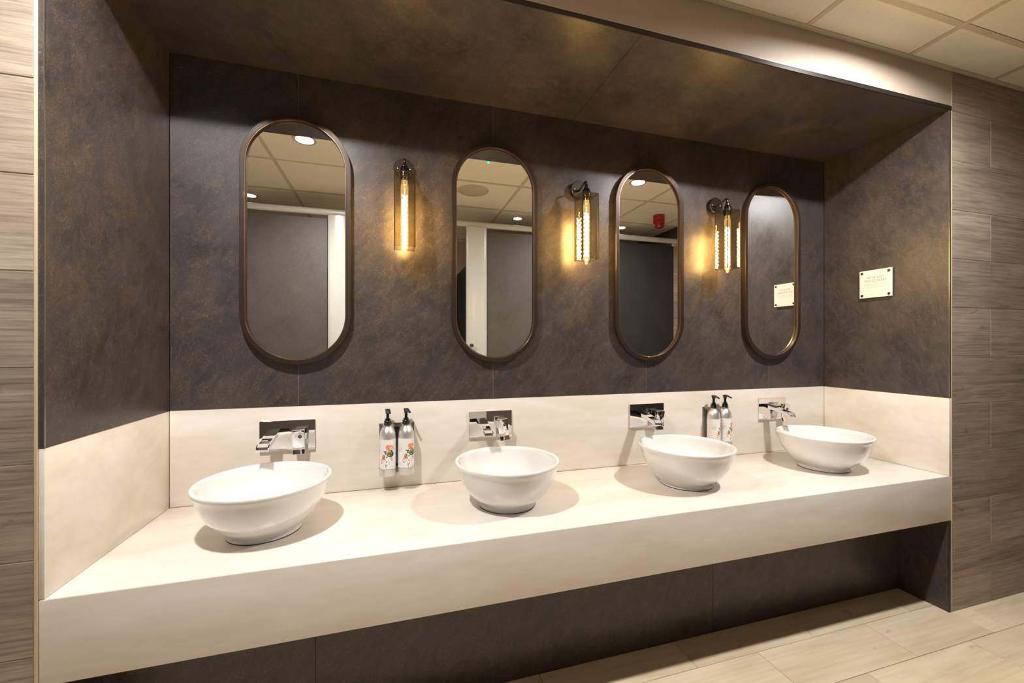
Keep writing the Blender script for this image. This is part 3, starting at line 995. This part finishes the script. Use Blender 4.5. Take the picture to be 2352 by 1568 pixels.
# ------------------------------------------------------------------ the sign
sg = thing('wall_sign', 'small white sign reading WE\'VE GOT YOU COVERED on the recess right side', 'sign', (XR, 1.5688, 1.5918))
SWW, SHH = 0.155, 0.149
MB().box(-0.0125, -0.0085, -SWW / 2, SWW / 2, -SHH / 2, SHH / 2).build('plate', 'acrylic', sg, bevel=0.0005)
for sy in (-1, 1):
    for sz in (-1, 1):
        MB().lathe([(0.0, 0.0), (0.0052, 0.0), (0.0052, 0.0135), (0.0062, 0.0135), (0.0062, 0.0155), (0.0048, 0.0165), (0.0, 0.0165)], 24, close=False).build(
            'standoff', 'gunmetal', sg, smooth=35, loc=(-0.0003, sy * (SWW / 2 - 0.0135), sz * (SHH / 2 - 0.0135)), rot=(0, -PI / 2, 0))
def text_obj(txt, size, y, z, mat, name, parent, width=None):
    cu = bpy.data.curves.new('txt', 'FONT')
    cu.body = txt
    cu.size = size
    cu.align_x = 'CENTER'
    cu.space_character = 1.08
    cu.extrude = 0.0001
    tmp = bpy.data.objects.new('txt', cu)
    COL.objects.link(tmp)
    dg = bpy.context.evaluated_depsgraph_get()
    dg.update()
    me = bpy.data.meshes.new_from_object(tmp.evaluated_get(dg))
    bpy.data.objects.remove(tmp, do_unlink=True)
    if width:
        xs = [v.co.x for v in me.vertices]
        k = width / (max(xs) - min(xs))
        for v in me.vertices:
            v.co.x *= k
    me.materials.clear()
    me.materials.append(M[mat])
    o = link(name, me, parent, (-0.0127, y, z), (PI / 2, 0, -PI / 2))
    return o
text_obj("WE'VE GOT", 0.0165, 0, 0.0285, 'sign_ink', 'lettering', sg, 0.083)
text_obj("YOU COVERED", 0.0165, 0, 0.0105, 'sign_ink', 'lettering', sg, 0.108)
small = MB()
rr = random.Random(5)
for k, (half, z) in enumerate(((0.056, -0.0035), (0.056, -0.0115), (0.048, -0.0195))):
    y = -half
    while y < half:
        w = rr.uniform(0.0015, 0.0032)
        small.box(-0.01265, -0.0125, y, y + w, z, z + 0.0028)
        y += w + (0.0007 if rr.random() < 0.8 else 0.003)
so = small.build('small_print', 'sign_ink2', sg)
so['kind'] = 'stuff'

# ------------------------------------------------------------------ ceiling fittings
def downlight(x, y, r, big, label):
    t = thing('downlight', label, 'light', (x, y, ZCE), group='ceiling downlights')
    ring = MB().lathe([(r - 0.004, 0.014), (r - 0.0005, 0.001), (r + 0.0005, -0.0012), (r + 0.016, -0.0016), (r + 0.018, 0.0005), (r + 0.003, 0.0015), (r + 0.002, 0.018), (r - 0.004, 0.018)], 48, close=False)
    ring.build('bezel', 'white_pc', t, smooth=35)
    MB().lathe([(0.0, 0.009), (r - 0.0045, 0.009), (r - 0.0045, 0.0125), (0.0, 0.0125)], 40, close=False).build('diffuser', 'led_big' if big else 'led_small', t)
    return t
DL = ['bright round downlight reflected at the top of the leftmost mirror', 'bright round downlight reflected at the top of the third mirror',
      'small downlight inside the cubicle, glinting at the left edge of the leftmost mirror', 'small starry downlight reflected in the second mirror',
      'small downlight reflected at the left edge of the third mirror']
for (x, y, r, big), lb in zip(LIGHTS, DL):
    downlight(x, y, r, big, lb)
sp = thing('ceiling_speaker', 'flat round grille in the ceiling, reflected in the second mirror', 'speaker', (0.655, 0.285, ZCE + 0.0025))
MB().lathe([(0.0, -0.003), (0.112, -0.003), (0.115, -0.002), (0.115, 0.0)], 56, close=False).build('grille', 'grille_tan', sp, smooth=30)
MB().lathe([(0.1155, 0.0), (0.1155, -0.004), (0.126, -0.005), (0.131, -0.002), (0.131, 0.0)], 56, close=False).build('rim', 'grille_tan', sp, smooth=30)
gl = thing('emergency_light', 'tiny green indicator in the ceiling, reflected at the top of the second mirror', 'light', (0.655, 0.850, ZCE + 0.0025))
MB().lathe([(0.0, -0.003), (0.012, -0.003), (0.016, -0.001), (0.016, 0.0), (0.0, 0.0)], 24, close=False).build('housing', 'white_pc', gl, smooth=30)
MB().lathe([(0.0, -0.012), (0.0050, -0.0105), (0.0085, -0.0070), (0.0095, -0.0031)], 16, close=False).build('indicator', 'green', gl, smooth=60)
sn = thing('alarm_sounder', 'red cylindrical alarm sounder hanging from the ceiling, reflected in the third mirror', 'alarm', (2.56, 0.155, ZCE + 0.0025))
MB().lathe([(0.0, 0.0), (0.056, 0.0), (0.057, -0.004), (0.0555, -0.034), (0.0535, -0.036), (0.0535, -0.041), (0.0560, -0.043), (0.0555, -0.080), (0.052, -0.084), (0.052, -0.090), (0.0, -0.090)], 40, close=False).build('body', 'red', sn, smooth=30)
MB().lathe([(0.047, -0.0902), (0.047, -0.108), (0.041, -0.122), (0.030, -0.126), (0.0, -0.127)], 36, close=False).build('lens', 'red', sn, smooth=50)

# ------------------------------------------------------------------ toilet cubicles opposite, seen in the mirrors
rail = thing('head_rail', 'white tubular rail along the tops of the cubicles', 'rail', (0.2, YC, 2.38))
def rail_piece(x0, x1):
    n = 20
    pr_ = [(YC + 0.024 * math.cos(2 * PI * i / n), 2.380 + 0.027 * math.sin(2 * PI * i / n)) for i in range(n)]
    o = MB().prism_x(pr_, x0, x1).build('rail_length', 'white_pc', rail, smooth=30)
    o.location = -Vector(rail.location)
for a, b in ((XA + 0.003, -1.2), (-1.199, 0.765), (0.766, 2.9), (2.901, 2.98)):
    rail_piece(a, b)
def pilaster(x0, x1, label):
    cx, hw = (x0 + x1) / 2, (x1 - x0) / 2
    t = thing('cubicle_pilaster', label, 'post', (cx, YC, 0), group='white cubicle posts')
    n = 36
    pts = []
    for i in range(n):
        a = 2 * PI * i / n
        c, s = math.cos(a), math.sin(a)
        pts.append((hw * math.copysign(abs(c) ** 0.75, c), 0.030 * math.copysign(abs(s) ** 0.75, s)))
    b = MB()
    b.poly([(x, y, 0.10) for x, y in pts] + [(x, y, 2.3535) for x, y in pts], [tuple(range(n))[::-1], tuple(range(n, 2 * n))] + [(i, (i + 1) % n, (i + 1) % n + n, i + n) for i in range(n)])
    b.build('post', 'white_pc', t, smooth=40)
    MB().lathe([(0.0, 0.0035), (0.022, 0.0035), (0.022, 0.008), (0.012, 0.012), (0.012, 0.1005), (0.0, 0.1005)], 20, close=False).build('foot', 'steel', t, smooth=30)
    return t
p1 = pilaster(-0.5166, -0.327, 'white cubicle post reflected at the right side of the leftmost mirror')
p2 = pilaster(0.6600, 0.8580, 'white cubicle post with a round lock, reflected in the second mirror')
MB().lathe([(0.0, 0.0), (0.0165, 0.0), (0.0175, 0.004), (0.0150, 0.010), (0.0110, 0.012), (0.0110, 0.022), (0.0150, 0.026), (0.0150, 0.032), (0.0, 0.034)], 28, close=False).build(
    'lock', 'gunmetal', p2, smooth=35, loc=(-0.052, 0.026, 1.2565), rot=(-PI / 2, 0, 0))
p3 = pilaster(-1.95, -1.76, 'white cubicle post far to the left, out of view')
def cpanel(name, x0, x1, mat, label, cat, y=YC):
    t = thing(name, label, cat, ((x0 + x1) / 2, y, 0), group='cubicle panels')
    w = x1 - x0
    MB().box(-w / 2, w / 2, -0.010, 0.010, 0.15, 2.325).build('board', mat, t, bevel=0.001)
    for sx in (-0.7, 0.7):
        MB().lathe([(0.0, 0.0035), (0.020, 0.0035), (0.020, 0.008), (0.010, 0.012), (0.010, 0.1505), (0.0, 0.1505)], 20, close=False).build('foot', 'steel', t, smooth=30, loc=(sx * w / 2, 0, 0))
    return t
cpanel('cubicle_screen', -1.755, -0.520, 'clad_light', 'grey slate-look cubicle panel filling the leftmost mirror', 'panel', YC - 0.005)
cpanel('cubicle_screen', 0.862, 2.10, 'clad_light', 'grey slate-look cubicle panel at the right of the second mirror', 'panel', YC - 0.005)
cpanel('cubicle_door', 2.13, 2.920, 'clad_dark', 'near-black cubicle door reflected in the third mirror', 'door', YC - 0.005)  # darker material than the other cubicle fronts
cpanel('cubicle_screen', XA + 0.01, -1.955, 'clad_light', 'grey cubicle panel at the far left, out of view', 'panel', YC - 0.005)
for x, lb in ((-1.85, 'dark cubicle divider behind the far left post'), (0.76, 'dark cubicle divider behind the post with the lock'), (2.12, 'dark cubicle divider beside the near-black door')):
    t = thing('cubicle_divider', lb, 'panel', (x, (YBK + YC) / 2, 0), group='cubicle dividers')
    MB().box(-0.008, 0.008, (YBK - YC) / 2 + 0.004, (YC - YBK) / 2 - 0.034, 0.15, 2.10).build('board', 'clad_dark', t, bevel=0.001)
    MB().box(-0.012, 0.012, -0.5, -0.46, 0.0032, 0.1505).build('foot', 'steel', t)
    MB().box(-0.012, 0.012, 0.40, 0.44, 0.0032, 0.1505).build('foot', 'steel', t)
# strip of wood-look tiling past the dark door
ws = structure(MB().box(2.924, 2.983, YC - 0.03, YC - 0.0065, 0.004, 2.3525).build('wall_cubicle_front', 'grout'), 'narrow strip of wood-look tiles beside the dark cubicle door')
_c = {}
zz = [0.005 + 0.2915 * k for k in range(9)]
for a, b in zip(zz[:-1], zz[1:]):
    link('wall_tile', slab(_c, 0.057, 0.006, b - a - 0.002, 'wood_l', 'wall_tile'), ws, (2.9535, YC - 0.0035, (a + b) / 2))
